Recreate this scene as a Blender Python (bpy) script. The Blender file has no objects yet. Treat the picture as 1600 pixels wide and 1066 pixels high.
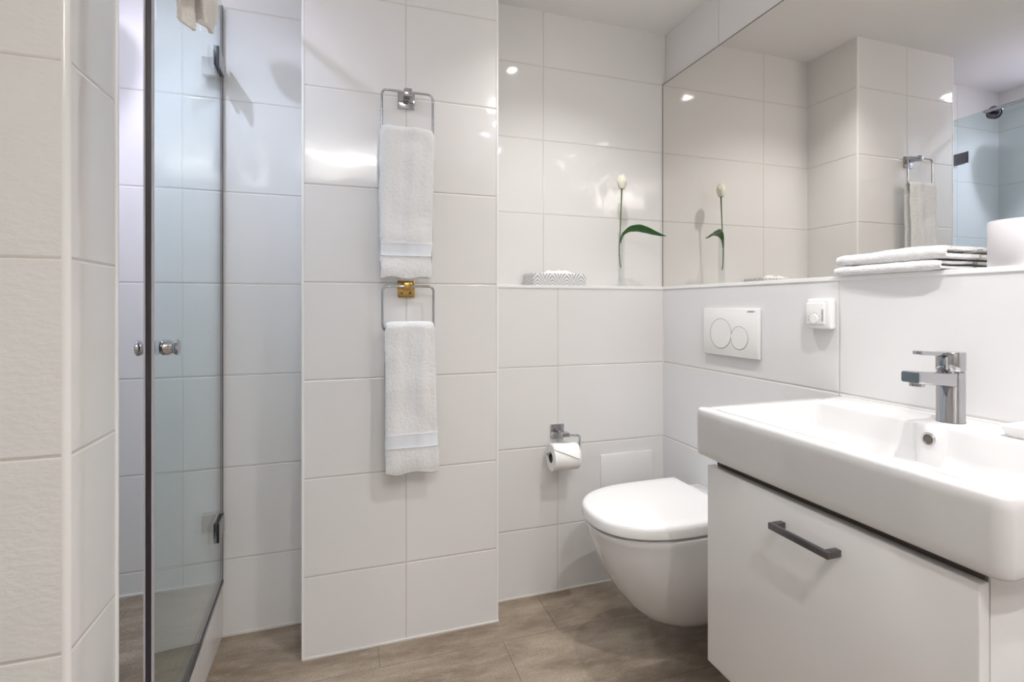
import bpy, bmesh, math, random
from mathutils import Vector, Matrix, noise
C = bpy.context.scene
COL = C.collection
PI = math.pi
random.seed(4)

# ------------------------------------------------------------------ camera
CH = 1.078
cam = bpy.data.cameras.new('camera'); camo = bpy.data.objects.new('camera', cam); COL.objects.link(camo)
camo.location = (0, 0, CH); camo.rotation_euler = (PI/2, 0, -0.3136)
cam.sensor_width = 36; cam.lens = 789.3/1600*36; cam.shift_y = -54.9/1600; cam.clip_start = 0.02
C.camera = camo
# ------------------------------------------------------------------ world, exposure
w = bpy.data.worlds.new('world'); C.world = w; w.use_nodes = True
w.node_tree.nodes['Background'].inputs[0].default_value = (0.9, 0.93, 1, 1)
w.node_tree.nodes['Background'].inputs[1].default_value = 0.3
C.view_settings.view_transform = 'Standard'; C.view_settings.look = 'None'
C.view_settings.exposure = 0.74; C.view_settings.gamma = 1; C.view_settings.use_curve_mapping = False

ZC = 2.273                      # ceiling height
# lamp positions: x, y, power, colour, cone in degrees
SPOTS = [(.79, 1.39, 18, (1, .985, .975), 120),
         (.81, .44, 31, (1, .985, .975), 120),
         (.35, -.35, 28, (1, .985, .975), 135),  # added fill lamp behind the camera, lights the pillar from the front
         (.93, .16, 5.5, (1, .95, 1), 90), (1.06, .16, 5.5, (1, .95, 1), 85),
         (.90, -.09, 9, (1, .95, 1), 100), (1.04, -.07, 9, (1, .95, 1), 100),
         (-.61, 1.35, 21, (.79, .775, 1), 150)]
PANEL_E = 4.5                   # ceiling panel at the entrance

# ------------------------------------------------------------------ helpers
def mesh_obj(name, bm, mat=None, parent=None, smooth=True, loc=None):
    me = bpy.data.meshes.new(name)
    bmesh.ops.recalc_face_normals(bm, faces=bm.faces)
    bm.to_mesh(me); bm.free()
    if smooth:
        for p in me.polygons: p.use_smooth = True
        try: me.set_sharp_from_angle(angle=math.radians(38))
        except Exception: pass
    o = bpy.data.objects.new(name, me); COL.objects.link(o)
    if mat: me.materials.append(mat)
    if parent: o.parent = parent
    if loc: o.location = loc
    return o
def empty(name, loc=(0, 0, 0), rz=0):
    o = bpy.data.objects.new(name, None); COL.objects.link(o)
    o.location = loc; o.rotation_euler = (0, 0, rz); o.empty_display_size = .05
    return o
def tag(o, label, cat, group=None):
    o['label'] = label; o['category'] = cat
    if group: o['group'] = group
    return o
def struct(name, bm, m, smooth=False):
    o = mesh_obj(name, bm, m, smooth=smooth); o['kind'] = 'structure'; return o
def box(bm, x0, x1, y0, y1, z0, z1, bev=0, seg=2):
    r = bmesh.ops.create_cube(bm, size=1)
    vs = r['verts']
    for v in vs:
        v.co = Vector(((x0+x1)/2+v.co.x*(x1-x0), (y0+y1)/2+v.co.y*(y1-y0), (z0+z1)/2+v.co.z*(z1-z0)))
    if bev:
        es = list({e for v in vs for e in v.link_edges})
        bmesh.ops.bevel(bm, geom=es, offset=bev, segments=seg, profile=.5, affect='EDGES')
    return bm
def nb(): return bmesh.new()
def bx(*a, **k): return box(nb(), *a, **k)
def tube(bm, pts, r, n=12, caps=True, sq=False):
    pts = [Vector(p) for p in pts]
    rings = []; up = None
    for i, p in enumerate(pts):
        if i == 0: t = pts[1]-p
        elif i == len(pts)-1: t = p-pts[i-1]
        else: t = (p-pts[i-1]).normalized()+(pts[i+1]-p).normalized()
        t.normalize()
        if up is None: up = t.orthogonal().normalized()
        else: up = (up-t*up.dot(t)).normalized()
        s = t.cross(up)
        rr = r[i] if isinstance(r, (list, tuple)) else r
        rings.append([bm.verts.new(p+(up*math.cos(2*PI*k/n)+s*math.sin(2*PI*k/n))*rr) for k in range(n)])
    for a, b in zip(rings, rings[1:]):
        for k in range(n): bm.faces.new((a[k], a[(k+1) % n], b[(k+1) % n], b[k]))
    if caps: bm.faces.new(rings[0][::-1]); bm.faces.new(rings[-1])
    return bm
def arc_path(pts, rad, seg=6):
    """polyline with rounded corners"""
    pts = [Vector(p) for p in pts]; out = [pts[0]]
    for a, b, c in zip(pts, pts[1:], pts[2:]):
        u = (a-b).normalized(); v = (c-b).normalized()
        p0 = b+u*rad; p1 = b+v*rad
        for k in range(seg+1):
            t = k/seg
            out.append(p0*(1-t)**2+b*2*t*(1-t)+p1*t*t)
    out.append(pts[-1]); return out
def lathe(bm, prof, M=Matrix(), n=32):
    """prof: list of (r, z); axis local z, transformed by M"""
    rings = []
    for r, z in prof:
        if r < 1e-6: rings.append([bm.verts.new(M @ Vector((0, 0, z)))])
        else: rings.append([bm.verts.new(M @ Vector((r*math.cos(2*PI*k/n), r*math.sin(2*PI*k/n), z))) for k in range(n)])
    for a, b in zip(rings, rings[1:]):
        for k in range(n):
            k2 = (k+1) % n
            if len(a) == 1 and len(b) == 1: continue
            if len(a) == 1: bm.faces.new((a[0], b[k2], b[k]))
            elif len(b) == 1: bm.faces.new((a[k], a[k2], b[0]))
            else: bm.faces.new((a[k], a[k2], b[k2], b[k]))
    return bm
def axis(loc, d):
    return Matrix.Translation(loc) @ Vector(d).to_track_quat('Z', 'Y').to_matrix().to_4x4()
def loft(bm, rings, cap0=True, cap1=True):
    vr = [[bm.verts.new(p) for p in r] for r in rings]; n = len(vr[0])
    for a, b in zip(vr, vr[1:]):
        for k in range(n): bm.faces.new((a[k], a[(k+1) % n], b[(k+1) % n], b[k]))
    if cap0: bm.faces.new(vr[0][::-1])
    if cap1: bm.faces.new(vr[-1])
    return vr

# ------------------------------------------------------------------ materials
def mat(name, col, rough=.5, metal=0, spec=.5, coat=0, sub=0):
    m = bpy.data.materials.new(name); m.use_nodes = True
    b = m.node_tree.nodes['Principled BSDF']
    b.inputs['Base Color'].default_value = (*col, 1); b.inputs['Roughness'].default_value = rough
    b.inputs['Metallic'].default_value = metal; b.inputs['Specular IOR Level'].default_value = spec
    b.inputs['Coat Weight'].default_value = coat
    if coat: b.inputs['Coat Roughness'].default_value = .03
    if sub: b.inputs['Subsurface Weight'].default_value = sub; b.inputs['Subsurface Radius'].default_value = (.01, .01, .01)
    return m
class NT:
    def __init__(s, m): s.t = m.node_tree; s.b = s.t.nodes['Principled BSDF']
    def n(s, ty, **k):
        x = s.t.nodes.new(ty)
        for a, v in k.items(): setattr(x, a, v)
        return x
    def put(s, v, sock):
        if isinstance(v, (int, float)): sock.default_value = v
        elif isinstance(v, tuple): sock.default_value = v
        else: s.t.links.new(v, sock)
    def m(s, op, a, b=None, c=None):
        x = s.n('ShaderNodeMath', operation=op); s.put(a, x.inputs[0])
        if b is not None: s.put(b, x.inputs[1])
        if c is not None: s.put(c, x.inputs[2])
        return x.outputs[0]
    def mix(s, f, a, b):
        x = s.n('ShaderNodeMix', data_type='RGBA'); s.put(f, x.inputs[0]); s.put(a, x.inputs[6]); s.put(b, x.inputs[7]); return x.outputs[2]
    def noise(s, vec, sc, det=3, rough=.5):
        x = s.n('ShaderNodeTexNoise'); s.t.links.new(vec, x.inputs['Vector']); x.inputs['Scale'].default_value = sc
        x.inputs['Detail'].default_value = det; x.inputs['Roughness'].default_value = rough; return x.outputs['Fac']
    def coord(s): return s.n('ShaderNodeTexCoord').outputs['Object']
    def sep(s, v): x = s.n('ShaderNodeSeparateXYZ'); s.t.links.new(v, x.inputs[0]); return x.outputs
    def ramp(s, f, lo, hi):
        x = s.n('ShaderNodeMapRange', interpolation_type='SMOOTHSTEP'); s.put(f, x.inputs[0]); x.inputs[1].default_value = lo; x.inputs[2].default_value = hi; return x.outputs[0]
    def bump(s, h, dist, st=1, prev=None):
        x = s.n('ShaderNodeBump'); s.put(h, x.inputs['Height']); x.inputs['Distance'].default_value = dist; x.inputs['Strength'].default_value = st
        if prev is not None: s.t.links.new(prev, x.inputs['Normal'])
        return x.outputs[0]

def tile_mat(name, xs=(), ys=(), relief=0.0, col=(.78, .768, .755), rows=True, z0=.25, warp=.0011):
    m = mat(name, col, .09, 0, .5); N = NT(m)
    co = N.coord(); X, Y, Z = N.sep(co)
    d = None
    def add(e):
        nonlocal d
        d = e if d is None else N.m('MINIMUM', d, e)
    if rows:
        fr = N.m('FRACT', N.m('ADD', N.m('DIVIDE', N.m('SUBTRACT', Z, z0-30), .3), .5))
        add(N.m('MULTIPLY', N.m('ABSOLUTE', N.m('SUBTRACT', fr, .5)), .3))
    for x in xs: add(N.m('ABSOLUTE', N.m('SUBTRACT', X, x)))
    for y in ys: add(N.m('ABSOLUTE', N.m('SUBTRACT', Y, y)))
    if d is None: d = .1
    g = N.ramp(d, .0016, .0008)                       # 1 inside the joint
    N.put(N.mix(g, (*col, 1), (.60, .555, .49, 1)), N.b.inputs['Base Color'])
    N.put(N.m('ADD', .07, N.m('MULTIPLY', g, .5)), N.b.inputs['Roughness'])
    h = N.ramp(d, .0005, .0045)
    nb1 = N.bump(N.noise(co, 7, 1), warp*1.6)
    if relief:
        mp = N.n('ShaderNodeMapping'); N.t.links.new(co, mp.inputs[0]); mp.inputs['Scale'].default_value = (1, 1, 2.2)
        nb1 = N.bump(N.noise(mp.outputs[0], 60, 2), relief*.7, 1, nb1)
    N.put(N.bump(h, .0012, .9, nb1), N.b.inputs['Normal'])
    return m
def stone_mat(name, x0, x1, yj, tw=.577):
    m = mat(name, (.3, .26, .22), .42); N = NT(m)
    co = N.coord(); X, Y, Z = N.sep(co)
    r = N.m('FLOOR', N.m('DIVIDE', N.m('SUBTRACT', Y, yj), .3))
    par = N.m('MODULO', N.m('ADD', r, 40), 2)         # 0: row just behind the joint
    off = N.m('ADD', x0, N.m('MULTIPLY', par, x1-x0))
    fx = N.m('FRACT', N.m('ADD', N.m('DIVIDE', N.m('SUBTRACT', X, off), tw), 20.5))
    dx = N.m('MULTIPLY', N.m('ABSOLUTE', N.m('SUBTRACT', fx, .5)), tw)
    fy = N.m('FRACT', N.m('ADD', N.m('DIVIDE', N.m('SUBTRACT', Y, yj), .3), 20.5))
    dy = N.m('MULTIPLY', N.m('ABSOLUTE', N.m('SUBTRACT', fy, .5)), .3)
    g = N.ramp(N.m('MINIMUM', dx, dy), .0013, .0006)
    mp = N.n('ShaderNodeMapping'); N.t.links.new(co, mp.inputs[0]); mp.inputs['Scale'].default_value = (.45, 1.3, 1); mp.inputs['Rotation'].default_value = (0, 0, .25)
    n1 = N.noise(mp.outputs[0], 7, 8, .68); n2 = N.noise(co, 260, 2, .6); n3 = N.noise(mp.outputs[0], 30, 5, .7)
    c = N.mix(N.ramp(n1, .30, .74), (.20, .148, .102, 1), (.44, .36, .27, 1))
    c = N.mix(N.m('MULTIPLY', N.ramp(n3, .48, .72), .6), c, (.43, .37, .30, 1))
    c = N.mix(N.m('MULTIPLY', N.ramp(n2, .42, .68), .5), c, (.09, .07, .055, 1))
    N.put(N.mix(g, c, (.15, .12, .10, 1)), N.b.inputs['Base Color'])
    N.put(N.bump(n2, .0004, .6, N.bump(N.m('SUBTRACT', 1, g), .0008, .8)), N.b.inputs['Normal'])
    return m
def terry_mat(name, col=(.93, .925, .915), sc=420):
    m = mat(name, col, .95, 0, .1); N = NT(m); co = N.coord()
    a = N.noise(co, sc, 2, .7); b = N.noise(co, sc*.22, 3, .6)
    N.b.inputs['Sheen Weight'].default_value = .25
    N.put(N.bump(a, .0036, 1, N.bump(b, .005, .8)), N.b.inputs['Normal'])
    return m

M_tile_back = tile_mat('tile_back', xs=(.754,))
M_tile_pillar = tile_mat('tile_pillar', xs=(.1775,))
M_tile_shower = tile_mat('tile_shower', xs=(-.5025,), ys=(1.45,))
M_tile_right = tile_mat('tile_right', ys=(1.58, .98, .38, -.22))
M_tile_rightlow = tile_mat('tile_right_lower', ys=(.9916, .19, -.6), col=(.75, .745, .745))
M_tile_part = tile_mat('tile_partition', relief=.0016, col=(.76, .76, .735))
M_tile_partside = tile_mat('tile_partition_side', relief=0, col=(.78, .765, .745))
M_tile_plain = tile_mat('tile_plain', xs=(-.6, 0, .6, 1.2), ys=(-1.5, -.9, -.3, .3, .9))
M_riser = tile_mat('tile_riser', ys=(1.56,), rows=False)
M_floor = stone_mat('floor_stone', .09, .473, 1.553)
M_sfloor = stone_mat('shower_floor_stone', -.62, -.52, 1.47)
M_ceil = mat('ceiling_paint', (.90, .885, .875), .8)
M_trim = mat('trim_white', (.86, .855, .84), .25)
M_caulk = mat('caulk', (.72, .69, .64), .5)
M_ceramic = mat('white_ceramic', (.70, .695, .69), .04, 0, .55, .5)
M_plastic = mat('white_plastic', (.85, .845, .83), .18)
M_lid = mat('lid_plastic', (.87, .865, .85), .12)
M_chrome = mat('chrome', (.50, .50, .52), .05, 1)
M_dchrome = mat('dark_chrome', (.17, .165, .18), .2, 1)
M_black = mat('rubber_and_gap_black', (.012, .012, .016), .4)
M_seal = mat('grey_seal', (.42, .38, .42), .35)
M_brass = mat('brass', (.55, .36, .12), .22, 1)
M_handle = mat('gunmetal', (.17, .165, .17), .28, 1)
M_cab = mat('cabinet_lacquer', (.80, .79, .78), .10, 0, .5, .3)
M_gap = mat('cabinet_gap_shade', (.12, .10, .09), .6)
M_mirror = mat('mirror_silver', (.86, .845, .815), .003, 1)
M_mback = mat('mirror_backing', (.03, .026, .025), .4)
M_terry = terry_mat('terry')
M_band = mat('towel_band', (.76, .79, .83), .6, 0, .2)
M_paper = mat('toilet_paper', (.88, .87, .84), .9, 0, .1)
M_core = mat('card_core', (.10, .08, .06), .9)
M_petal = mat('petal', (.86, .83, .71), .5, 0, .3, 0, .2)
M_stem = mat('stem_green', (.045, .11, .02), .4)
def leaf_m():
    m = mat('leaf_green', (.02, .13, .012), .28); N = NT(m); co = N.coord()
    n = N.noise(co, 60, 2); N.put(N.mix(n, (.008, .05, .005, 1), (.018, .12, .012, 1)), N.b.inputs['Base Color']); return m
M_leaf = leaf_m()
def thin_glass(name, tint, f0=.045, k=.9):
    m = bpy.data.materials.new(name); m.use_nodes = True; t = m.node_tree; t.nodes.clear()
    o = t.nodes.new('ShaderNodeOutputMaterial'); mx = t.nodes.new('ShaderNodeMixShader')
    tr = t.nodes.new('ShaderNodeBsdfTransparent'); tr.inputs[0].default_value = (*tint, 1)
    gl = t.nodes.new('ShaderNodeBsdfGlossy'); gl.inputs['Roughness'].default_value = 0.0; gl.inputs[0].default_value = (1, 1, 1, 1)
    lw = t.nodes.new('ShaderNodeLayerWeight'); lw.inputs[0].default_value = .5
    p = t.nodes.new('ShaderNodeMath'); p.operation = 'POWER'; p.inputs[1].default_value = 5
    a = t.nodes.new('ShaderNodeMath'); a.operation = 'MULTIPLY_ADD'; a.inputs[1].default_value = k; a.inputs[2].default_value = f0
    t.links.new(lw.outputs['Facing'], p.inputs[0]); t.links.new(p.outputs[0], a.inputs[0]); t.links.new(a.outputs[0], mx.inputs[0])
    t.links.new(tr.outputs[0], mx.inputs[1]); t.links.new(gl.outputs[0], mx.inputs[2]); t.links.new(mx.outputs[0], o.inputs[0])
    return m
M_glass = thin_glass('shower_glass', (.86, .93, .925))
M_vase = thin_glass('vase_glass', (.965, .975, .975), .05, .8)
def emit(name, col, s):
    m = bpy.data.materials.new(name); m.use_nodes = True; t = m.node_tree; t.nodes.clear()
    o = t.nodes.new('ShaderNodeOutputMaterial'); e = t.nodes.new('ShaderNodeEmission'); e.inputs[0].default_value = (*col, 1); e.inputs[1].default_value = s
    t.links.new(e.outputs[0], o.inputs[0]); return m
M_emit_w = emit('lamp_lens_warm', (1, .95, .88), 60)
M_emit_c = emit('lamp_lens_cool', (.82, .86, 1), 60)
M_panel = emit('panel_diffuser', (1, .95, .88), PANEL_E)
def tissue_box_m():
    m = mat('fan_pattern_carton', (.8, .8, .8), .4); N = NT(m); co = N.coord(); X, Y, Z = N.sep(co)
    xx = N.m('ADD', X, Y)
    fx = N.m('FRACT', N.m('DIVIDE', N.m('SUBTRACT', xx, 2.403), .0600))
    d = N.m('MULTIPLY', N.m('ABSOLUTE', N.m('SUBTRACT', fx, .5)), .0600)
    zz = N.m('SUBTRACT', Z, 1.150)
    ang = N.m('ARCTAN2', N.m('ADD', N.m('MULTIPLY', zz, .8), .012), N.m('ADD', d, .004))
    rad = N.m('SQRT', N.m('ADD', N.m('MULTIPLY', d, d), N.m('MULTIPLY', zz, zz)))
    v = N.m('SINE', N.m('ADD', N.m('MULTIPLY', ang, 30), N.m('MULTIPLY', rad, 160)))
    N.put(N.mix(N.ramp(v, -.3, .3), (.40, .40, .42, 1), (.84, .84, .84, 1)), N.b.inputs['Base Color']); return m
M_box = tissue_box_m()

# ------------------------------------------------------------------ room shell
XL, XM, XW = 1.220, 1.316, 1.335
YB, YU, YP, YS = 1.764, 1.913, 1.6555, 1.855
XP, XQ = .4863, -.1333
ZL = 1.150
SX, STZ = -.39, .178            # riser plane and raised shower floor height
LX, RY = -1.25, -1.75           # room's left and rear limits
struct('floor', bx(LX-.1, 1.45, RY-.1, 2.05, -.08, 0), M_floor)
struct('ceiling', bx(LX-.1, 1.45, RY-.1, 2.05, ZC, ZC+.08), M_ceil)
struct('wall_back', bx(XP, XW+.1, YU, 2.05, 0, ZC), M_tile_back)
struct('wall_back_lower', bx(XP, XL, YB, YU, 0, ZL), M_tile_back)
struct('wall_right', bx(XW, XW+.1, RY, YU, 0, ZC), M_tile_right)
struct('wall_right_lower', bx(XL, XW, RY, YU, 0, ZL), M_tile_rightlow)
struct('wall_pillar', bx(XQ, XP, YP, 2.05, 0, ZC), M_tile_pillar)
struct('wall_shower_back', bx(-.94, XQ, YS, 2.05, 0, ZC), M_tile_shower)
struct('wall_shower_left', bx(-.94, -.841, 1.105, YS, 0, ZC), M_tile_shower)
YF = .940
struct('wall_partition', bx(LX, -.4135, YF-.002, YF+.06, 0, ZC), M_tile_part)
struct('wall_partition_side', bx(LX, -.404, YF+.0065, 1.105, 0, ZC), M_tile_partside)
struct('wall_left', bx(LX-.1, LX, RY, 1.105, 0, ZC), M_tile_plain)
struct('wall_rear', bx(LX-.1, 1.45, RY-.1, RY, 0, ZC), M_tile_plain)
def sfloor():
    bm = bx(-.841, SX, 1.105, YS, 0, STZ); bm.normal_update()
    for f in bm.faces: f.material_index = 1 if f.normal.z > .5 else 0
    o = struct('floor_shower', bm, M_riser); o.data.materials.append(M_sfloor); return o
sfloor()
# rounded corner profiles and joints of sealant
def qtrim(name, x, y, z0, z1, r, m=M_trim):
    bm = nb(); lathe(bm, [(0, z0), (r, z0), (r, z1), (0, z1)], Matrix.Translation((x, y, 0)), 20); struct(name, bm, m, True)
qtrim('trim_1', -.4125, YF+.0065, 0, ZC-.001, .0086, mat('corner_profile', (.80, .79, .77), .2))
struct('trim_2', bx(XQ-.0015, XQ+.006, YP-.0015, YP+.006, 0, ZC, bev=.001), M_trim)
struct('trim_3', bx(XP-.006, XP+.0015, YP-.0015, YP+.006, 0, ZC, bev=.001), M_trim)
struct('trim_4', bx(XP, XL-.0015, YB-.0025, YB+.012, ZL-.006, ZL+.0055, bev=.0015), M_trim)
struct('trim_5', bx(XL-.0025, XL+.012, RY, YB-.003, ZL-.006, ZL+.0055, bev=.0015), M_trim)
struct('trim_6', bx(XP+.012, XL-.004, YB+.012, YU, ZL, ZL+.005), M_trim)
struct('trim_7', bx(XL+.012, XW, RY, YU, ZL, ZL+.005), M_trim)
struct('trim_8', bx(-.408, -.4, 1.099, 1.1065, 0, ZC, bev=.002), M_trim)
struct('baseboard_back', bx(XP, XL, YB-.0035, YB+.001, 0, .0055), M_caulk)
struct('baseboard_pillar', bx(XQ, XP+.003, YP-.0035, YP+.001, 0, .0055), M_caulk)
struct('baseboard_niche', bx(SX, XQ, YS-.0035, YS+.001, 0, .007), M_caulk)
struct('baseboard_shower', bx(-.84, SX, YS-.004, YS+.001, STZ, STZ+.005), M_caulk)
struct('trim_9', bx(SX-.002, SX+.003, YS-.004, YS+.001, 0, STZ), M_caulk)
struct('trim_10', bx(XL-.0035, XL+.001, YB-.0035, YB+.001, .0055, ZL-.006), M_caulk)
struct('trim_11', bx(XW-.004, XW+.001, YU-.004, YU+.001, 2.051, ZC), M_caulk)

# ------------------------------------------------------------------ ceiling lamps
def downlight(x, y, p, col, cone, label, group=None):
    t = empty('ceiling_spotlight', (x, y, ZC)); tag(t, label, 'ceiling light', group)
    bm = nb(); lathe(bm, [(.024, -.001), (.036, -.001), (.037, -.004), (.034, -.006), (.026, -.006), (.024, -.001)], n=28)
    mesh_obj('trim_ring', bm, M_chrome, t)
    bm = nb(); lathe(bm, [(0, -.0078), (.018, -.0075), (.0235, -.006), (.0235, -.0012), (0, -.0012)], n=24)
    mesh_obj('lens', bm, M_emit_c if col[2] > .99 else M_emit_w, t)
    l = bpy.data.lights.new('spot_beam', 'SPOT'); l.energy = p; l.color = col; l.spot_size = math.radians(cone); l.spot_blend = 1
    l.shadow_soft_size = .013
    lo = bpy.data.objects.new('spot_beam', l); COL.objects.link(lo); lo.parent = t; lo.location = (0, 0, -.03)
LBL = ['recessed ceiling spotlight above the toilet', 'recessed ceiling spotlight in front of the vanity',
       'added fill spotlight in the ceiling right beside the long ceiling light',
       'spotlight of the cluster over the basin, left one nearer the toilet', 'spotlight of the cluster over the basin, nearer the mirror and toilet',
       'spotlight of the cluster over the basin, left one nearer the entrance', 'spotlight of the cluster over the basin, nearer mirror and entrance',
       'cool white ceiling spotlight inside the shower']
for s, lb in zip(SPOTS, LBL): downlight(*s, lb, 'recessed ceiling spotlights')
t = empty('linear_ceiling_light', (0, -.72, ZC)); tag(t, 'long box-shaped ceiling light with opal sides behind the camera', 'ceiling light')
mesh_obj('mounting_plate', bx(-.15, .15, -.03, .03, -.07, 0, bev=.003), M_trim, t)
mesh_obj('diffuser', bx(-.29, .29, -.05, .05, -.225, -.085, bev=.01), M_panel, t)
mesh_obj('added_uplight', bx(-.28, .28, -.045, .045, -.085, -.078), emit('added_uplight_glow', (1, .98, .965), 190), t)  # glowing top added to the box only to brighten the ceiling
for sx in (-1, 1): mesh_obj('end_cap', bx(*sorted((sx*.2905, sx*.30)), -.051, .051, -.226, -.075), M_trim, t)

# ------------------------------------------------------------------ mirror
t = empty('wall_mirror', (XW, 1.91, 1.156)); tag(t, 'large frameless wall mirror resting on the ledge above the basin', 'mirror')
mesh_obj('mirror_glass', bx(-(XW-XM), -(XW-XM)+.005, -2.6, -.0035, .0, .8925), M_mirror, t, smooth=False)
mesh_obj('backing', bx(-(XW-XM)+.0005, 0, -2.6, 0, 0, .896), M_mback, t, smooth=False)

# ------------------------------------------------------------------ shower door (slightly ajar)
th = .0485
door = empty('shower_door', (SX, YS-.006, STZ), th)
tag(door, 'greenish clear glass shower door, slightly ajar, hung on two chrome hinges', 'shower door')
DL = .742; ZT = 2.05-STZ
mesh_obj('glass_pane', bx(-.004, .004, -DL+.008, -.006, .012, ZT), M_glass, door, smooth=False)
mesh_obj('edge_seal', bx(-.0048, .0048, -DL-.004, -.734, .012, ZT, bev=.001), M_black, door, smooth=False)
mesh_obj('magnet_strip', bx(-.0078, -.0048, -DL-.005, -.736, .012, ZT), M_seal, door, smooth=False)
mesh_obj('magnet_strip', bx(.0048, .0068, -DL-.005, -.736, .012, ZT), M_seal, door, smooth=False)
mesh_obj('hinge_seal', bx(-.0045, .0045, -.0075, -.002, .012, ZT), M_black, door, smooth=False)
mesh_obj('bottom_sweep', bx(-.007, .007, -DL, -.004, .001, .014, bev=.002), M_dchrome, door, smooth=False)
for z0 in (1.81, .358):
    z = z0-STZ
    h = mesh_obj('hinge', bx(.0045, .011, -.112, -.025, z, z+.057, bev=.0015), M_dchrome, door, smooth=False)
    h['label'] = 'dark chrome clamp of the hinge'
    mesh_obj('clamp_edge', bx(.0045, .0116, -.1155, -.112, z-.001, z+.058), M_black, h, smooth=False)
    mesh_obj('clamp_plate', bx(-.011, -.0045, -.09, -.025, z, z+.057, bev=.0015), M_chrome, h, smooth=False)
    mesh_obj('wall_plate', bx(-.052, -.002, -.03, -.0255+.03-.0045, z, z+.057, bev=.0015), M_chrome, h, smooth=False)
kz = 1.078-(540-478.1)*1.05/789.3-STZ; ky = -DL+.056
k = mesh_obj('knob', lathe(nb(), [(0, .0045), (.0125, .0045), (.0125, .0065)], axis((0, ky, kz), (1, 0, 0)), 28), M_black, door)
kp = [(.0140, .0065), (.0152, .0075), (.0152, .019), (.0130, .022), (.0122, .025), (.0158, .031), (.0158, .034), (.0145, .0355), (0, .0355)]
for d in (1, -1):
    mesh_obj('knob_grip', lathe(nb(), ([(0, .0066)] if d == 1 else [(0, .0045)])+kp, axis((0, ky, kz), (d, 0, 0)), 32), M_chrome, k)
# towel rail clamped on the glass near its top
rl = mesh_obj('towel_rail', tube(nb(), [(.055, -.215, 2.025-STZ), (.055, -.715, 2.025-STZ)], .0075, 14), M_chrome, door)
for yy in (-.225, -.70):
    mesh_obj('rail_clamp', lathe(nb(), [(0, .0045), (.029, .0045), (.030, .007), (.030, .012), (.028, .014), (.009, .015), (.009, .055), (0, .055)], axis((0, yy, 2.025-STZ), (1, 0, 0)), 28), M_dchrome, rl)
    mesh_obj('rail_clamp', lathe(nb(), [(0, .0045), (.029, .0045), (.030, .007), (.030, .011), (0, .012)], axis((0, yy, 2.025-STZ), (-1, 0, 0)), 28), M_dchrome, rl)

# ------------------------------------------------------------------ shower fittings
t = empty('rain_shower_head', (-.70, 1.52, 2.10)); tag(t, 'round rain shower head on a chrome wall arm inside the shower', 'shower head')
mesh_obj('spray_plate', lathe(nb(), [(0, 0), (.085, 0), (.09, .004), (.088, .008), (.02, .014), (.012, .03), (0, .03)], n=40), M_chrome, t)
mesh_obj('arm', tube(nb(), arc_path([(0, 0, .028), (0, 0, .075), (-.1405, 0, .075)], .03), .009, 14), M_chrome, t)

# ------------------------------------------------------------------ cloth sweep
def ribbon_outline(path, ht):
    """closed outline of a 2D centreline with half thickness ht (list or float)"""
    P = [Vector(p) for p in path]; L = []; R = []
    for i, p in enumerate(P):
        a = P[max(i-1, 0)]; b = P[min(i+1, len(P)-1)]
        t = (b-a).normalized(); nn = Vector((-t.y, t.x)); h = ht[i] if isinstance(ht, list) else ht
        L.append(p+nn*h); R.append(p-nn*h)
    h = ht[0] if isinstance(ht, list) else ht; t0 = (P[0]-P[1]).normalized(); t1 = (P[-1]-P[-2]).normalized()
    return L+[P[-1]+t1*h*.7]+R[::-1]+[P[0]+t0*h*.7]
def sample(path, step):
    out = []
    for a, b in zip(path, path[1:]):
        a = Vector(a); b = Vector(b); n = max(1, int((b-a).length/step))
        out += [a+(b-a)*k/n for k in range(n)]
    return out+[Vector(path[-1])]

def ring_towel(cx, yb, ztop, zbot, zback, wid, seed, drift=0, sag=0):
    """towel draped over a ring bar at (y=yb, z=ztop): front layer hangs to zbot"""
    bm = nb(); half = .0068; r = .0125
    path = [(yb+r, zback), (yb+r, ztop-.012)]
    for k in range(9):
        a = PI*k/8
        path.append((yb+r*math.cos(a), ztop-.004+r*math.sin(a)))
    path += [(yb-r, ztop-.02), (yb-r-.001, zbot+.02), (yb-r+.001, zbot)]
    P = sample(path, .008); nfold = len(P)
    NX = 46; rings = []
    for i in range(NX+1):
        s = i/NX; u = 2*s-1
        taper = max(.18, (1-abs(u)**6)**.5)
        pts = []
        O = ribbon_outline([tuple(p) for p in P], [half*taper]*nfold)
        for q in O:
            y, z = q
            dn = max(0, (ztop-z)/(ztop-zbot))
            front = y < yb
            wloc = wid*(1+.04*math.sin(dn*3+seed)+(-.05 if dn < .02 else 0))
            x = cx+u*wloc/2+drift*dn
            fold = .0028*math.sin(u*6+seed*2+dn*1.2)*(1-.6*dn)+.0009*math.sin(u*12+seed+dn*3)*(1-.6*dn)
            n1 = noise.noise(Vector((x*20, z*14, seed)))*.004
            n2 = noise.noise(Vector((x*190, y*90, z*190)))*.0008
            yy = y+(fold+n1 if front else fold*.3)+n2*(1 if front else .4)
            if y > yb: yy = min(yy, YP-.003)
            zz = z+n2+sag*dn*u*u-(.004*math.sin(u*5+seed) if dn > .93 else 0)
            x += noise.noise(Vector((z*30, seed, 1)))*.003*(abs(u)**4)
            pts.append(Vector((x, yy, zz)))
        rings.append(pts)
    loft(bm, rings)
    return bm
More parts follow.
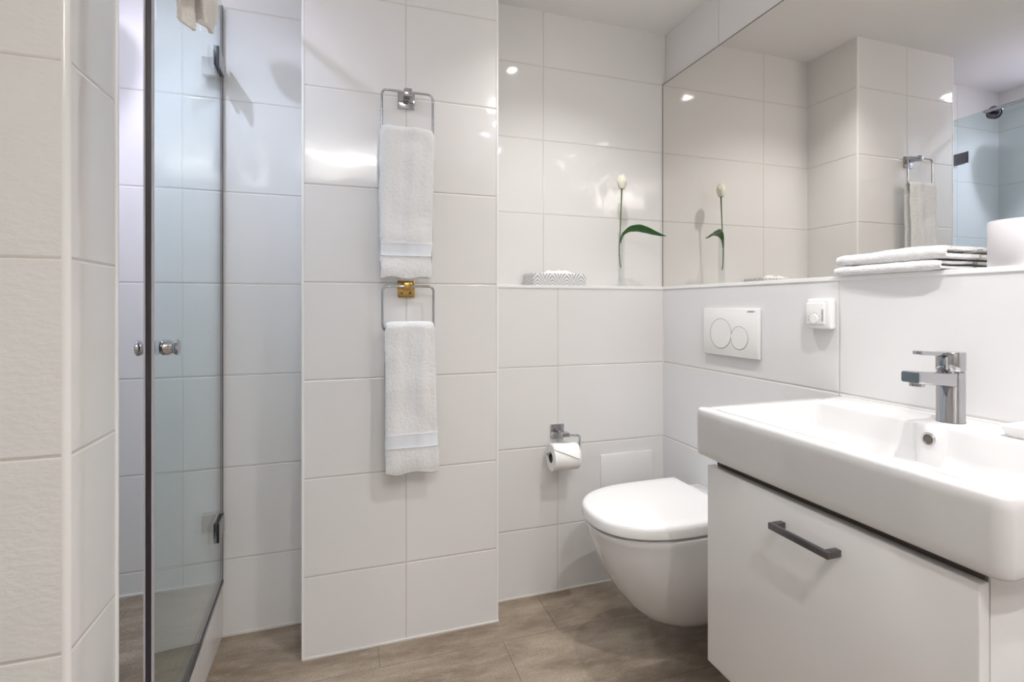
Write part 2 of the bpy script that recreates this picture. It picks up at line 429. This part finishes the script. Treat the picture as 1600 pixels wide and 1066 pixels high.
def towel_band(cx, yb, z0, z1, wid, seed, ztop, zbot, drift):
    bm = nb(); NX = 40; NZ = 8; vs = []
    for j in range(NZ+1):
        row = []
        z = z0+(z1-z0)*j/NZ; dn = (ztop-z)/(ztop-zbot)
        for i in range(NX+1):
            u = (2*i/NX-1)*.995
            wloc = wid*(1+.04*math.sin(dn*3+seed)); x = cx+u*wloc/2+drift*dn
            fold = .0028*math.sin(u*6+seed*2+dn*1.2)*(1-.6*dn)+.0009*math.sin(u*12+seed+dn*3)*(1-.6*dn)
            n1 = noise.noise(Vector((x*20, z*14, seed)))*.004
            taper = max(.18, (1-abs(u)**6)**.5)
            y = yb-.0135-.0068*taper-.0011+fold+n1-(.0008 if j in (0, NZ) else 0)
            row.append((x, y, z))
        vs.append(row)
    f = [[bm.verts.new(p) for p in r] for r in vs]
    bk = [[bm.verts.new((p[0], p[1]+.004, p[2])) for p in r] for r in vs]
    for g in (f, bk):
        for j in range(NZ):
            for i in range(NX): bm.faces.new((g[j][i], g[j][i+1], g[j+1][i+1], g[j+1][i]))
    for j in range(NZ):
        for i in (0, NX): bm.faces.new((f[j][i], f[j+1][i], bk[j+1][i], bk[j][i]))
    for i in range(NX):
        for j in (0, NZ): bm.faces.new((f[j][i], f[j][i+1], bk[j][i+1], bk[j][i]))
    return bm

RX = .1775; YR = YP-.055
def towel_ring(zc, brass, label, cx):
    t = empty('towel_ring', (RX, YP, zc)); tag(t, label, 'towel ring', 'square towel rings on the pillar')
    m = M_brass if brass else M_chrome
    pl = mesh_obj('wall_plate', bx(-.027, .027, -.008, 0, -.027, .027, bev=.002), m, t)
    if brass:
        pl['label'] = 'brass coloured bare wall plate'
        for sx in (-.014, .012): mesh_obj('screw', lathe(nb(), [(0, 0), (.004, 0), (.003, .002), (0, .002)], axis((sx, -.008, -.013), (0, -1, 0)), 14), M_dchrome, pl)
    mesh_obj('bracket', box(bx(-.010, .010, -.045, -.008, -.002, .016, bev=.0015), -.0125, .0125, -.062, -.040, -.004, .018, bev=.002), m if brass else M_chrome, t)
    dx = cx-RX; w2 = .0785; zt = .007; zb = -.131
    pts = arc_path([(dx, -.055, zt), (dx+w2, -.055, zt), (dx+w2, -.055, zb), (dx-w2, -.055, zb), (dx-w2, -.055, zt), (dx, -.055, zt)], .018)
    mesh_obj('ring', tube(nb(), pts, .0038, 12), M_chrome, t)
    return zc+zb
z1 = towel_ring(1.738, False, 'upper chrome square towel ring with complete chrome wall plate', .1765)
z2 = towel_ring(1.132, True, 'lower square towel ring whose wall plate is brass coloured', .179)
for (cx, zt, zb, sd, dr, bz, lb) in ((.1745, z1+.014, 1.166, 1.3, -.004, (1.232, 1.271), 'white terry hand towel hanging from the upper towel ring'),
                                 (.1825, z2+.014, .562, 4.1, .008, (.640, .682), 'white terry hand towel hanging from the lower towel ring')):
    t = empty('hand_towel', (cx, YR, zt)); tag(t, lb, 'towel', 'hand towels hanging on the pillar')
    o = mesh_obj('terry_cloth', ring_towel(cx, YR, zt, zb, zb+.05, .160, sd, dr), M_terry, t); o.location = -t.location
    o = mesh_obj('woven_band', towel_band(cx, YR, bz[0], bz[1], .160, sd, zt, zb, dr), M_band, t); o.location = -t.location

# towel hanging on the rail of the glass door: two drooping flaps
def rail_towel():
    bm = nb(); NY = 44; NZ = 44; ct, st = math.cos(th), math.sin(th)
    for (side, zb0, zb1, y0, y1) in ((1, 1.655, 1.715, 1.12, 1.31), (-1, 1.685, 1.66, 1.05, 1.23)):
        f = []; b = []
        for j in range(NZ+1):
            fr = []; br = []
            for i in range(NY+1):
                s = i/NY; k = max(0, j-6)/(NZ-6)
                zb = zb0+(zb1-zb0)*s+.022*math.sin(s*PI*2.2+.4)*(.6 if side == 1 else 1)
                squeeze = 1-.30*k
                y = (y0+y1)/2+(s-.5)*(y1-y0)*squeeze+.035*k
                xc = SX+.055*ct+st*(YS-.006-y)
                if j < 6:
                    a = j/6*PI/2; x = xc+side*.0125*math.sin(a); z = 2.025+.0125*math.cos(a); nx, nz = side*math.sin(a)*.0035, math.cos(a)*.0035
                else:
                    z = 2.025+(zb-2.025)*k; x = xc+side*.0125+(.010*math.sin(s*13+side)+.004*math.sin(s*29+2))*k
                    x += noise.noise(Vector((y*40, z*20, side)))*.004*min(1, k*4); nx, nz = side*.0035, 0
                fr.append(bm.verts.new((x+nx, y, z+nz))); br.append(bm.verts.new((x-nx, y, z-nz)))
            f.append(fr); b.append(br)
        for g in (f, b):
            for j in range(NZ):
                for i in range(NY): bm.faces.new((g[j][i], g[j][i+1], g[j+1][i+1], g[j+1][i]))
        for j in range(NZ):
            for i in (0, NY): bm.faces.new((f[j][i], f[j+1][i], b[j+1][i], b[j][i]))
        for i in range(NY):
            for j in (0, NZ): bm.faces.new((f[j][i], f[j][i+1], b[j][i+1], b[j][i]))
    return bm
tag(mesh_obj('bath_towel', rail_towel(), terry_mat('terry_warm', (.92, .885, .83), 300)), 'white bath towel with drooping corners hung over the shower door rail', 'towel')

# ------------------------------------------------------------------ ledge: folded towels, pot, tissue box, vase, tulip
def folded(z, x0, x1, y0, y1, h, seed):
    bm = nb(); q = h/4; r = q
    zl, zu = z+q+.0001, z+3*q-.0001
    path = [(x1, zl), (x0+r+q, zl)]
    for k in range(1, 8):
        a = -PI/2-PI*k/8; path.append((x0+r+q+q*math.cos(a), z+2*q+q*math.sin(a)))
    path += [(x0+r+q, zu), (x1-.004, zu+.0005)]
    P = sample(path, .006); NY = 60; rings = []
    for i in range(NY+1):
        s = i/NY; u = 2*s-1; taper = max(.45, (1-abs(u)**10)**.5)
        hump = 0 if seed < 1 else .004*(1-s)+.0015*math.sin(s*9+seed*2)
        ring = []
        for (x, zz) in ribbon_outline([tuple(p) for p in P], q*.985*taper):
            y = y0+(y1-y0)*s
            n = noise.noise(Vector((x*90, y*90, zz*90+seed)))*.0013+noise.noise(Vector((x*25, y*18, seed)))*.0015
            k = (zz-z)/h
            ring.append(Vector((x+n-.004*math.sin(s*4+seed)*(1 if x < x0+.03 else 0), y+n, max(z+.0004, zz+n*.8*min(1, k*3)+hump*k))))
        rings.append(ring)
    loft(bm, rings); return bm
ZS = ZL+.0055
M_terry2 = terry_mat('terry_bright', (.93, .925, .92), 380)
tag(mesh_obj('folded_towel', folded(ZS, 1.199, 1.309, .744, .996, .0225, .4), M_terry2), 'folded white towel lying on the ledge, bottom one of the pair', 'towel', 'folded towels on the ledge')
tag(mesh_obj('folded_towel', folded(ZS+.0235, 1.203, 1.310, .736, .990, .0285, 2.2), M_terry2), 'folded white towel on the ledge, top one of the pair', 'towel', 'folded towels on the ledge')
pot = lathe(nb(), [(0, 0), (.046, 0), (.0475, .002), (.0475, .091), (.0465, .0925), (.0445, .0925), (.0435, .09), (.0435, .004), (0, .004)], Matrix.Translation((1.2685, .643, ZS)), 48)
tag(mesh_obj('round_pot', pot, mat('pot_white', (.66, .64, .66), .35)), 'plain white round pot standing on the ledge right of the folded towels', 'pot')

t = empty('tissue_box', (.77, 1.84, ZS)); tag(t, 'flat tissue box with grey and white fan pattern on the back ledge', 'tissue box')
def rel(o, t): o.location = -Vector(t.location); return o
rel(mesh_obj('carton', bx(.6626, .882, 1.783, 1.898, ZS, 1.202, bev=.0015), M_box, t), t)
def tissue():
    bm = nb(); n = 34; g = []
    for i in range(n+1):
        r = []
        for j in range(13):
            u = i/n; v = j/12
            x = .715+.125*u+.008*math.sin(v*4); y = 1.80+.062*v
            env = math.sin(PI*v)**.6*math.sin(PI*min(1, max(0, u)))**.5
            z = 1.2028+env*max(.001, .003+.011*abs(math.sin(u*5.5+v*2))+.012*noise.noise(Vector((u*7, v*5, 3))))
            r.append(bm.verts.new((x, y, z)))
        g.append(r)
    for i in range(n):
        for j in range(12): bm.faces.new((g[i][j], g[i+1][j], g[i+1][j+1], g[i][j+1]))
    ret = bmesh.ops.extrude_face_region(bm, geom=bm.faces[:])
    for v in ret['geom']:
        if isinstance(v, bmesh.types.BMVert): v.co.z += .0008
    return bm
rel(mesh_obj('tissue', tissue(), M_paper, t), t)

VX, VY = 1.066, 1.834
vase = lathe(nb(), [(0, 0), (.027, 0), (.0285, .0025), (.026, .006), (.018, .014), (.0140, .028), (.0135, .045), (.0135, .225), (.0125, .225), (.0125, .03), (.009, .024), (0, .022)], Matrix.Translation((VX, VY, ZS)), 36)
tag(mesh_obj('bud_vase', vase, M_vase), 'slender clear glass bud vase with flared foot on the back ledge', 'vase')
t = empty('tulip', (VX, VY, 1.236)); tag(t, 'single white tulip with one long green leaf standing in the glass vase', 'flower')
sp = [(VX-.004, VY, 1.236), (VX-.008, VY, 1.27), (VX-.0095, VY, 1.30), (VX-.009, VY, 1.33), (VX-.006, VY, 1.36), (VX-.0045, VY, 1.40), (VX-.002, VY, 1.45), (VX+.001, VY, 1.51), (VX+.003, VY, 1.565)]
rel(mesh_obj('stem', tube(nb(), sp, [.0022]*7+[.0026, .0034], 10), M_stem, t), t)
def petals(k0, R, H, off):
    obs = []
    for k in range(3):
        bm = nb(); a0 = 2*PI*(k+off)/3; g = []
        for i in range(13):
            v = i/12; row = []
            rad = R*(math.sin(PI*min(1, .12+v*.62)))**.7*(1-.28*max(0, v-.6)/.4)
            wid = 1.12*math.sin(PI*min(.985, .10+.86*v))**.55
            for j in range(13):
                u = j/6-1; a = a0+u*wid
                tip = -.012*abs(u)**2.2*v
                row.append(bm.verts.new((VX+.003+rad*math.cos(a), VY+rad*math.sin(a), 1.558+H*v+tip)))
            g.append(row)
        for i in range(12):
            for j in range(12): bm.faces.new((g[i][j], g[i][j+1], g[i+1][j+1], g[i+1][j]))
        o = mesh_obj('petal', bm, M_petal, t); rel(o, t)
        md = o.modifiers.new('solid', 'SOLIDIFY'); md.thickness = .0009
petals(0, .0195, .060, .1); petals(3, .0170, .062, .6)
def leaf():
    bm = nb(); c = [(VX-.0075, VY, 1.335), (VX+.004, VY-.010, 1.372), (VX+.030, VY-.024, 1.392), (VX+.062, VY-.040, 1.394), (VX+.095, VY-.055, 1.383), (VX+.125, VY-.070, 1.370), (VX+.155, VY-.086, 1.360)]
    wd = [.003, .007, .0155, .019, .0155, .009, .0006]; c = [Vector(p) for p in c]; n = len(c); rows = []
    def cr(L, s):
        i = min(int(s), n-2); f = s-i; a = L[max(i-1, 0)]; b = L[i]; d = L[i+1]; e = L[min(i+2, n-1)]
        return .5*((2*b)+(d-a)*f+(2*a-5*b+4*d-e)*f*f+(3*b-a-3*d+e)*f**3)
    for k in range(43):
        s = (n-1)*k/42; p = cr(c, s); w_ = max(.0004, cr(wd, s))
        T = (cr(c, min(n-1.0001, s+.1))-cr(c, max(0, s-.1))).normalized()
        S = T.cross(Vector((0, 0, 1))).normalized(); U = S.cross(T)
        S = (S*.72+U*.62).normalized(); U = S.cross(T)
        row = []
        for j in range(9):
            u = j/4-1; row.append(bm.verts.new(p+S*u*w_+U*(-.004*(1-u*u))*min(1, w_/.01)+U*.0006*math.sin(s*6+u*3)))
        rows.append(row)
    for a, b in zip(rows, rows[1:]):
        for j in range(8): bm.faces.new((a[j], a[j+1], b[j+1], b[j]))
    return bm
o = rel(mesh_obj('leaf', leaf(), M_leaf, t), t); md = o.modifiers.new('solid', 'SOLIDIFY'); md.thickness = .001

# ------------------------------------------------------------------ flush plate, thermostat, access panel
t = empty('flush_plate', (XL, 1.379, .99)); tag(t, 'white rectangular flush plate with two round buttons above the toilet', 'flush plate')
mesh_obj('plate', bx(-.013, 0, -.1265, .1265, -.080, .080, bev=.003), M_plastic, t)
def wall_disc(bm, y, z, r, x0, x1): return lathe(bm, [(0, x0), (r-.0008, x0), (r, x0+.0006), (r, x1), (0, x1)], axis((0, y, z), (-1, 0, 0)), 56)
M_groove = mat('groove_dark', (.10, .07, .055), .5)
for (cy, cz, r) in ((.039, -.006, .0500), (-.047, -.017, .0370)):
    b = mesh_obj('button_ring', wall_disc(nb(), cy, cz, r+.0011, .010, .0133), M_groove, t)
    mesh_obj('button', lathe(nb(), [(0, .0134), (0, .0142), (r-.0012, .0142), (r-.0003, .0134), (r-.0003, .011), (0, .011)], axis((0, cy, cz), (-1, 0, 0)), 56), M_plastic, t)
def text(name, s, size, M, parent, m, depth=.0002):
    cu = bpy.data.curves.new('txt', 'FONT'); cu.body = s; cu.size = size; cu.extrude = depth; cu.align_x = 'CENTER'; cu.align_y = 'CENTER'; cu.resolution_u = 3
    tmp = bpy.data.objects.new('txt', cu); COL.objects.link(tmp); bpy.context.view_layer.update()
    me = bpy.data.meshes.new_from_object(tmp.evaluated_get(bpy.context.evaluated_depsgraph_get()))
    bpy.data.objects.remove(tmp); me.transform(M); me.materials.append(m)
    o = bpy.data.objects.new(name, me); COL.objects.link(o); o.parent = parent; return o
WALLR = Matrix(((0, 0, -1, 0), (-1, 0, 0, 0), (0, 1, 0, 0), (0, 0, 0, 1)))     # text facing -X
text('lettering', 'GEBERIT', .0075, Matrix.Translation((-.0132, -.098, .0695)) @ WALLR @ Matrix.Scale(1.15, 4, (1, 0, 0)), t, M_groove)

t = empty('room_thermostat', (XL, 1.0345, 1.057)); tag(t, 'small white room thermostat with round dial on the right wall', 'thermostat')
mesh_obj('housing', bx(-.021, 0, -.036, .038, -.041, .041, bev=.007, seg=4), M_plastic, t)
mesh_obj('front_cover', bx(-.025, -.018, -.020, .0365, -.029, .030, bev=.003, seg=3), M_plastic, t)
mesh_obj('dial', lathe(nb(), [(0, .028), (.0115, .028), (.0122, .0272), (.0122, .0245), (0, .0245)], axis((0, .010, -.014), (-1, 0, 0)), 36), M_plastic, t)
M_mark = mat('mark_grey', (.22, .21, .21), .5)
for k in range(7):
    a = math.radians(-8+k*32.5); c_, s_ = math.cos(a), math.sin(a); bm = nb()
    box(bm, -.0254, -.0248, -.0016, .0016, -.0005, .0005)
    bm.transform(Matrix.Translation((0, .010+.0165*c_, -.014+.0165*s_)) @ Matrix.Rotation(a, 4, 'X'))
    mesh_obj('scale_mark', bm, M_mark, t)
for k in range(9):
    mesh_obj('vent_slot', bx(-.0254, -.0248, -.0180, -.0120, -.019+.0036*k, -.0175+.0036*k), M_mark, t)

o = mesh_obj('access_panel', bx(.9335, 1.164, YB-.005, YB, .27, .498, bev=.0015), M_tile_plain); tag(o, 'square white tiled access panel on back wall behind the toilet', 'panel')
o.data.materials.clear(); o.data.materials.append(mat('panel_white', (.78, .768, .755), .09))

# ------------------------------------------------------------------ toilet
def dshape(tipx, hw, backx, z, n=28, cy=1.379, ex=2.35, straight=None):
    """D outline: straight sides from backx, superelliptic nose to tipx"""
    depth = backx-tipx; L = min(depth*.62, hw*1.45) if straight is None else straight
    jx = tipx+L; pts = []
    for k in range(n+1):
        a = -PI/2+PI*k/n; c_ = abs(math.cos(a))**(2/ex); s_ = math.copysign(abs(math.sin(a))**(2/ex), math.sin(a))
        pts.append((jx-L*c_, cy+hw*s_, z))
    m_ = 6
    side = [(jx+(backx-jx)*k/m_, cy+hw, z) for k in range(1, m_+1)]
    other = [(backx-(backx-jx)*k/m_, cy-hw, z) for k in range(0, m_)]
    return pts+side+other
toilet = empty('wall_hung_toilet', (XL, 1.379, .085)); tag(toilet, 'white wall hung toilet with closed lid beside the vanity', 'toilet')
lv = [(.4165, .708, .174), (.412, .700, .180), (.403, .699, .1805), (.395, .703, .179), (.36, .713, .1765), (.31, .733, .1715), (.26, .757, .163), (.21, .787, .150), (.17, .817, .136), (.135, .853, .119), (.11, .892, .102), (.099, .925, .086), (.092, .965, .068), (.089, 1.00, .045)]
bm = nb(); loft(bm, [[Vector(p) for p in dshape(tx, hw, XL-.001, z)] for z, tx, hw in lv])
rel(mesh_obj('bowl', bm, M_ceramic, toilet), toilet)
bm = nb(); box(bm, 1.125, XL-.001, 1.379-.165, 1.379+.165, .415, .432, bev=.005)
rel(mesh_obj('rear_deck', bm, M_ceramic, toilet), toilet)
lid_gap = [(.4170, .706, .166), (.4235, .706, .166)]
bm = nb(); loft(bm, [[Vector(p) for p in dshape(tx, hw, 1.115, z, straight=.25)] for z, tx, hw in lid_gap])
rel(mesh_obj('lid_gap_shade', bm, M_black, toilet), toilet)  # black slab stands in for the shade between lid and bowl
lid = [(.4235, .697, .176), (.4245, .691, .181), (.430, .690, .182), (.448, .690, .182), (.456, .692, .1805), (.4605, .697, .176), (.4625, .706, .168), (.4635, .74, .14), (.464, .82, .07)]
bm = nb(); loft(bm, [[Vector(p) for p in dshape(tx, hw, 1.122-(.0 if i < 5 else .004*(i-4)), z, straight=.25 if i < 7 else .18)] for i, (z, tx, hw) in enumerate(lid)])
rel(mesh_obj('lid', bm, M_lid, toilet), toilet)
for sy in (-.09, .09):
    rel(mesh_obj('hinge', tube(nb(), [(1.140, 1.379+sy-.02, .440), (1.140, 1.379+sy+.02, .440)], .009, 16), M_lid, toilet), toilet)

# ------------------------------------------------------------------ toilet paper holder and roll
HX, HZ = .750, .606
t = empty('toilet_paper_holder', (HX, YB, HZ)); tag(t, 'chrome square toilet paper holder on the back wall', 'toilet paper holder')
mesh_obj('wall_plate', bx(-.0265, .0265, -.009, 0, -.0265, .0265, bev=.002), M_chrome, t)
mesh_obj('bracket', box(bx(-.009, .012, -.055, -.009, -.013, .008, bev=.0015), -.012, .016, -.084, -.052, -.014, .010, bev=.002), M_chrome, t)
RYY = -.074
pts = arc_path([(.012, RYY, -.002), (.060, RYY, -.002), (.060, RYY, -.062), (-.071, RYY, -.062)], .016)
mesh_obj('arm', tube(nb(), pts, .0042, 12), M_chrome, t)
RCX0, RCX1, RR = HX-.056, HX+.044, .048
t = empty('toilet_roll', (HX, YB+RYY, HZ-.062-.013)); tag(t, 'white toilet paper roll with folded triangular end on the chrome holder', 'toilet paper')
cz = 0
mesh_obj('paper', lathe(nb(), [(.0195, -.056), (RR-.001, -.056), (RR, -.055), (RR, .043), (RR-.001, .044), (.0195, .044), (.0195, -.056)], axis((0, 0, 0), (1, 0, 0)), 56), M_paper, t)
mesh_obj('cardboard_core', lathe(nb(), [(.0195, -.0555), (.0195, .0435), (.0183, .0435), (.0183, -.0555), (.0195, -.0555)], axis((0, 0, 0), (1, 0, 0)), 40), M_core, t)
def flap():
    bm = nb(); g = []; n = 16
    for i in range(n+1):
        a = PI*.62+ (PI*1.02-PI*.62)*0
        s = i/n; ang = math.radians(100+78*s); r = RR+.0012+.0015*s
        wl, wr = -.0555, .0435
        if s > .45:
            k = (s-.45)/.55; wl = wl+(.030+.0555)*k*1.0; wr = wr-(.0435-.036)*k
        if wr-wl < .001: wr = wl+.001
        y = r*math.cos(ang); z = r*math.sin(ang)
        g.append([bm.verts.new((wl+(wr-wl)*j/6, y, z)) for j in range(7)])
    for a, b in zip(g, g[1:]):
        for j in range(6): bm.faces.new((a[j], a[j+1], b[j+1], b[j]))
    return bm
o = mesh_obj('folded_end', flap(), mat('paper_bright', (.93, .92, .90), .85), t); md = o.modifiers.new('solid', 'SOLIDIFY'); md.thickness = .0012; md.offset = 1

# ------------------------------------------------------------------ vanity cabinet
BX0, BY0, BY1, BZ0, BZ1 = .765, .400, .988, .735, .844
van = empty('vanity_cabinet', (1.0, .69, .275)); tag(van, 'white gloss wall hung vanity cabinet under the basin', 'cabinet')
rel(mesh_obj('body', bx(.803, XL-.001, .437, .950, .275, .7335, bev=.0015), M_cab, van), van)
rel(mesh_obj('drawer_gap_shade', bx(.797, .8032, .440, .947, .280, .732), M_gap, van), van)  # dark sheet stands in for the shaded gap behind the drawer front
dr = rel(mesh_obj('drawer', bx(.775, .795, .434, .953, .275, .718, bev=.0018, seg=3), M_cab, van), van)
hb = nb()
hz, hy0, hy1 = .668, .626, .750
box(hb, .745, .753, hy0, hy1, hz-.006, hz+.006, bev=.0012)
box(hb, .7528, .7765, hy0, hy0+.012, hz-.0058, hz+.0058, bev=.001)
box(hb, .7528, .7765, hy1-.012, hy1, hz-.0058, hz+.0058, bev=.001)
hd = mesh_obj('handle', hb, M_handle, dr); hd['label'] = 'grey metal bow handle'

# ------------------------------------------------------------------ basin
basin = empty('wash_basin', (1.0, .69, BZ0)); tag(basin, 'white rectangular ceramic wash basin on the vanity cabinet', 'wash basin')
def rrect(x0, x1, y0, y1, r, z, n=7):
    pts = []
    rs = r if isinstance(r, (list, tuple)) else (r, r, r, r)
    for (cx, cy, a0, rr) in ((x1-rs[0], y1-rs[0], 0, rs[0]), (x0+rs[1], y1-rs[1], 90, rs[1]), (x0+rs[2], y0+rs[2], 180, rs[2]), (x1-rs[3], y0+rs[3], 270, rs[3])):
        for k in range(n+1):
            a = math.radians(a0+90*k/n); pts.append(Vector((cx+rr*math.cos(a), cy+rr*math.sin(a), z)))
    return pts
XB = XL-.0005
def ring(e, z, r=.020): return rrect(BX0+e, XB, BY0+e, BY1-e, (.003, max(r-e, .004), max(r-e, .004), .003), z)
rings = [ring(.030, BZ0+.004), ring(.006, BZ0), ring(.0025, BZ0+.002), ring(.0008, BZ0+.006), ring(0, BZ0+.02), ring(-.0005, BZ1-.02), ring(.0005, BZ1-.007), ring(.0025, BZ1-.0025), ring(.007, BZ1)]
IX0, IX1, IY0, IY1 = .797, 1.088, .436, .948
def inr(e, z, r=.022): return rrect(IX0+e, IX1-e, IY0+e, IY1-e, max(r, .012), z)
rings += [inr(-.006, BZ1), inr(-.0015, BZ1-.002), inr(0, BZ1-.006), inr(.004, BZ1-.05), inr(.012, BZ1-.075, .026), inr(.030, BZ1-.088, .03), inr(.065, BZ1-.094, .03), inr(.12, BZ1-.097, .02)]
bm = nb(); loft(bm, rings)
rel(mesh_obj('bowl', bm, M_ceramic, basin), basin)
# tap bank: wedge in the rear wall of the bowl carrying the overflow
OY = .688
def bank():
    bm = nb(); prof = []
    for z, xo in ((BZ1-.0004, 1.089), (BZ1-.0015, 1.084), (BZ1-.006, 1.0805), (BZ1-.03, 1.0795), (BZ1-.060, 1.078), (BZ1-.085, 1.073)):
        w1 = .025+(.002 if z < BZ1-.03 else 0)
        prof.append([Vector((1.095, OY-w1-.006, z)), Vector((1.086, OY-w1-.004, z)), Vector((xo+.004, OY-w1, z)), Vector((xo, OY-w1+.006, z)), Vector((xo, OY+w1-.006, z)), Vector((xo+.004, OY+w1, z)), Vector((1.086, OY+w1+.004, z)), Vector((1.095, OY+w1+.006, z))])
    loft(bm, prof); return bm
rel(mesh_obj('tap_bank', bank(), M_ceramic, basin), basin)
ov = rel(mesh_obj('overflow', lathe(nb(), [(0, .0008), (.0085, .0008), (.0092, .0022), (.0112, .0028), (.0122, .0018), (.0122, -.004), (0, -.004)], axis((1.0795, OY, BZ1-.026), (-1, 0, 0)), 36), M_chrome, basin), basin)
ovh = rel(mesh_obj('overflow_hole', lathe(nb(), [(0, .001), (.0086, .001), (.0086, .0005), (0, .0005)], axis((1.0791, OY, BZ1-.026), (-1, 0, 0)), 32), mat('overflow_dark', (.10, .08, .06), .4), basin), basin)

# ------------------------------------------------------------------ mixer tap
FX, FY = 1.157, .697
tap = empty('basin_mixer_tap', (FX, FY, BZ1)); tag(tap, 'chrome single lever mixer tap standing on the basin', 'tap')
mesh_obj('body', lathe(nb(), [(0, 0), (.0245, 0), (.0245, .003), (.0233, .005), (.0233, .100), (.0225, .1015), (0, .1015)], n=48), M_chrome, tap)
def spout():
    bm = nb(); R = []
    for x, w_, z0, z1 in ((.0, .019, .072, .1005), (-.024, .019, .074, .1008), (-.04, .0187, .0765, .1018), (-.075, .0183, .080, .104), (-.111, .018, .0835, .1065), (-.1155, .0165, .085, .105)):
        pts = []
        for (yy, zz, a0) in ((w_-.003, z1-.003, 0), (-w_+.003, z1-.003, 90), (-w_+.003, z0+.003, 180), (w_-.003, z0+.003, 270)):
            for k in range(4):
                a = math.radians(a0+30*k); pts.append(Vector((x, yy+.003*math.cos(a), zz+.003*math.sin(a))))
        R.append(pts)
    loft(bm, R); return bm
s = mesh_obj('spout', spout(), M_chrome, tap)
mesh_obj('aerator', lathe(nb(), [(0, 0), (.0125, 0), (.0125, .007), (0, .007)], Matrix.Translation((-.097, 0, .0770)), 28), M_chrome, s)
mesh_obj('collar', lathe(nb(), [(0, .1015), (.0215, .1015), (.0215, .1035), (0, .1035)], n=40), M_dchrome, tap)
lv_ = mesh_obj('lever', lathe(nb(), [(0, .1035), (.0233, .1035), (.0240, .1045), (.0240, .140), (.0230, .1415), (0, .1415)], n=48), M_chrome, tap)
def arm_bm():
    bm = bx(-.0965, -.016, -.009, .009, .1335, .1415, bev=.002)
    for v in bm.verts: v.co.z += max(0, -.016-v.co.x)*.055
    return bm
mesh_obj('lever_arm', box(arm_bm(), -.03, -.012, -.010, .010, .106, .1335, bev=.003), M_chrome, lv_)

# ------------------------------------------------------------------ soap dish
bm = nb()
rg = [rrect(1.120, 1.200, .506, .588, .006, BZ1+.0003), rrect(1.113, 1.207, .499, .595, .007, BZ1+.020), rrect(1.114, 1.206, .500, .594, .006, BZ1+.021), rrect(1.118, 1.202, .504, .590, .005, BZ1+.0195), rrect(1.124, 1.196, .510, .584, .004, BZ1+.007)]
loft(bm, rg); tag(mesh_obj('soap_dish', bm, M_plastic), 'small white square soap dish on the right rear deck of the basin', 'soap dish')
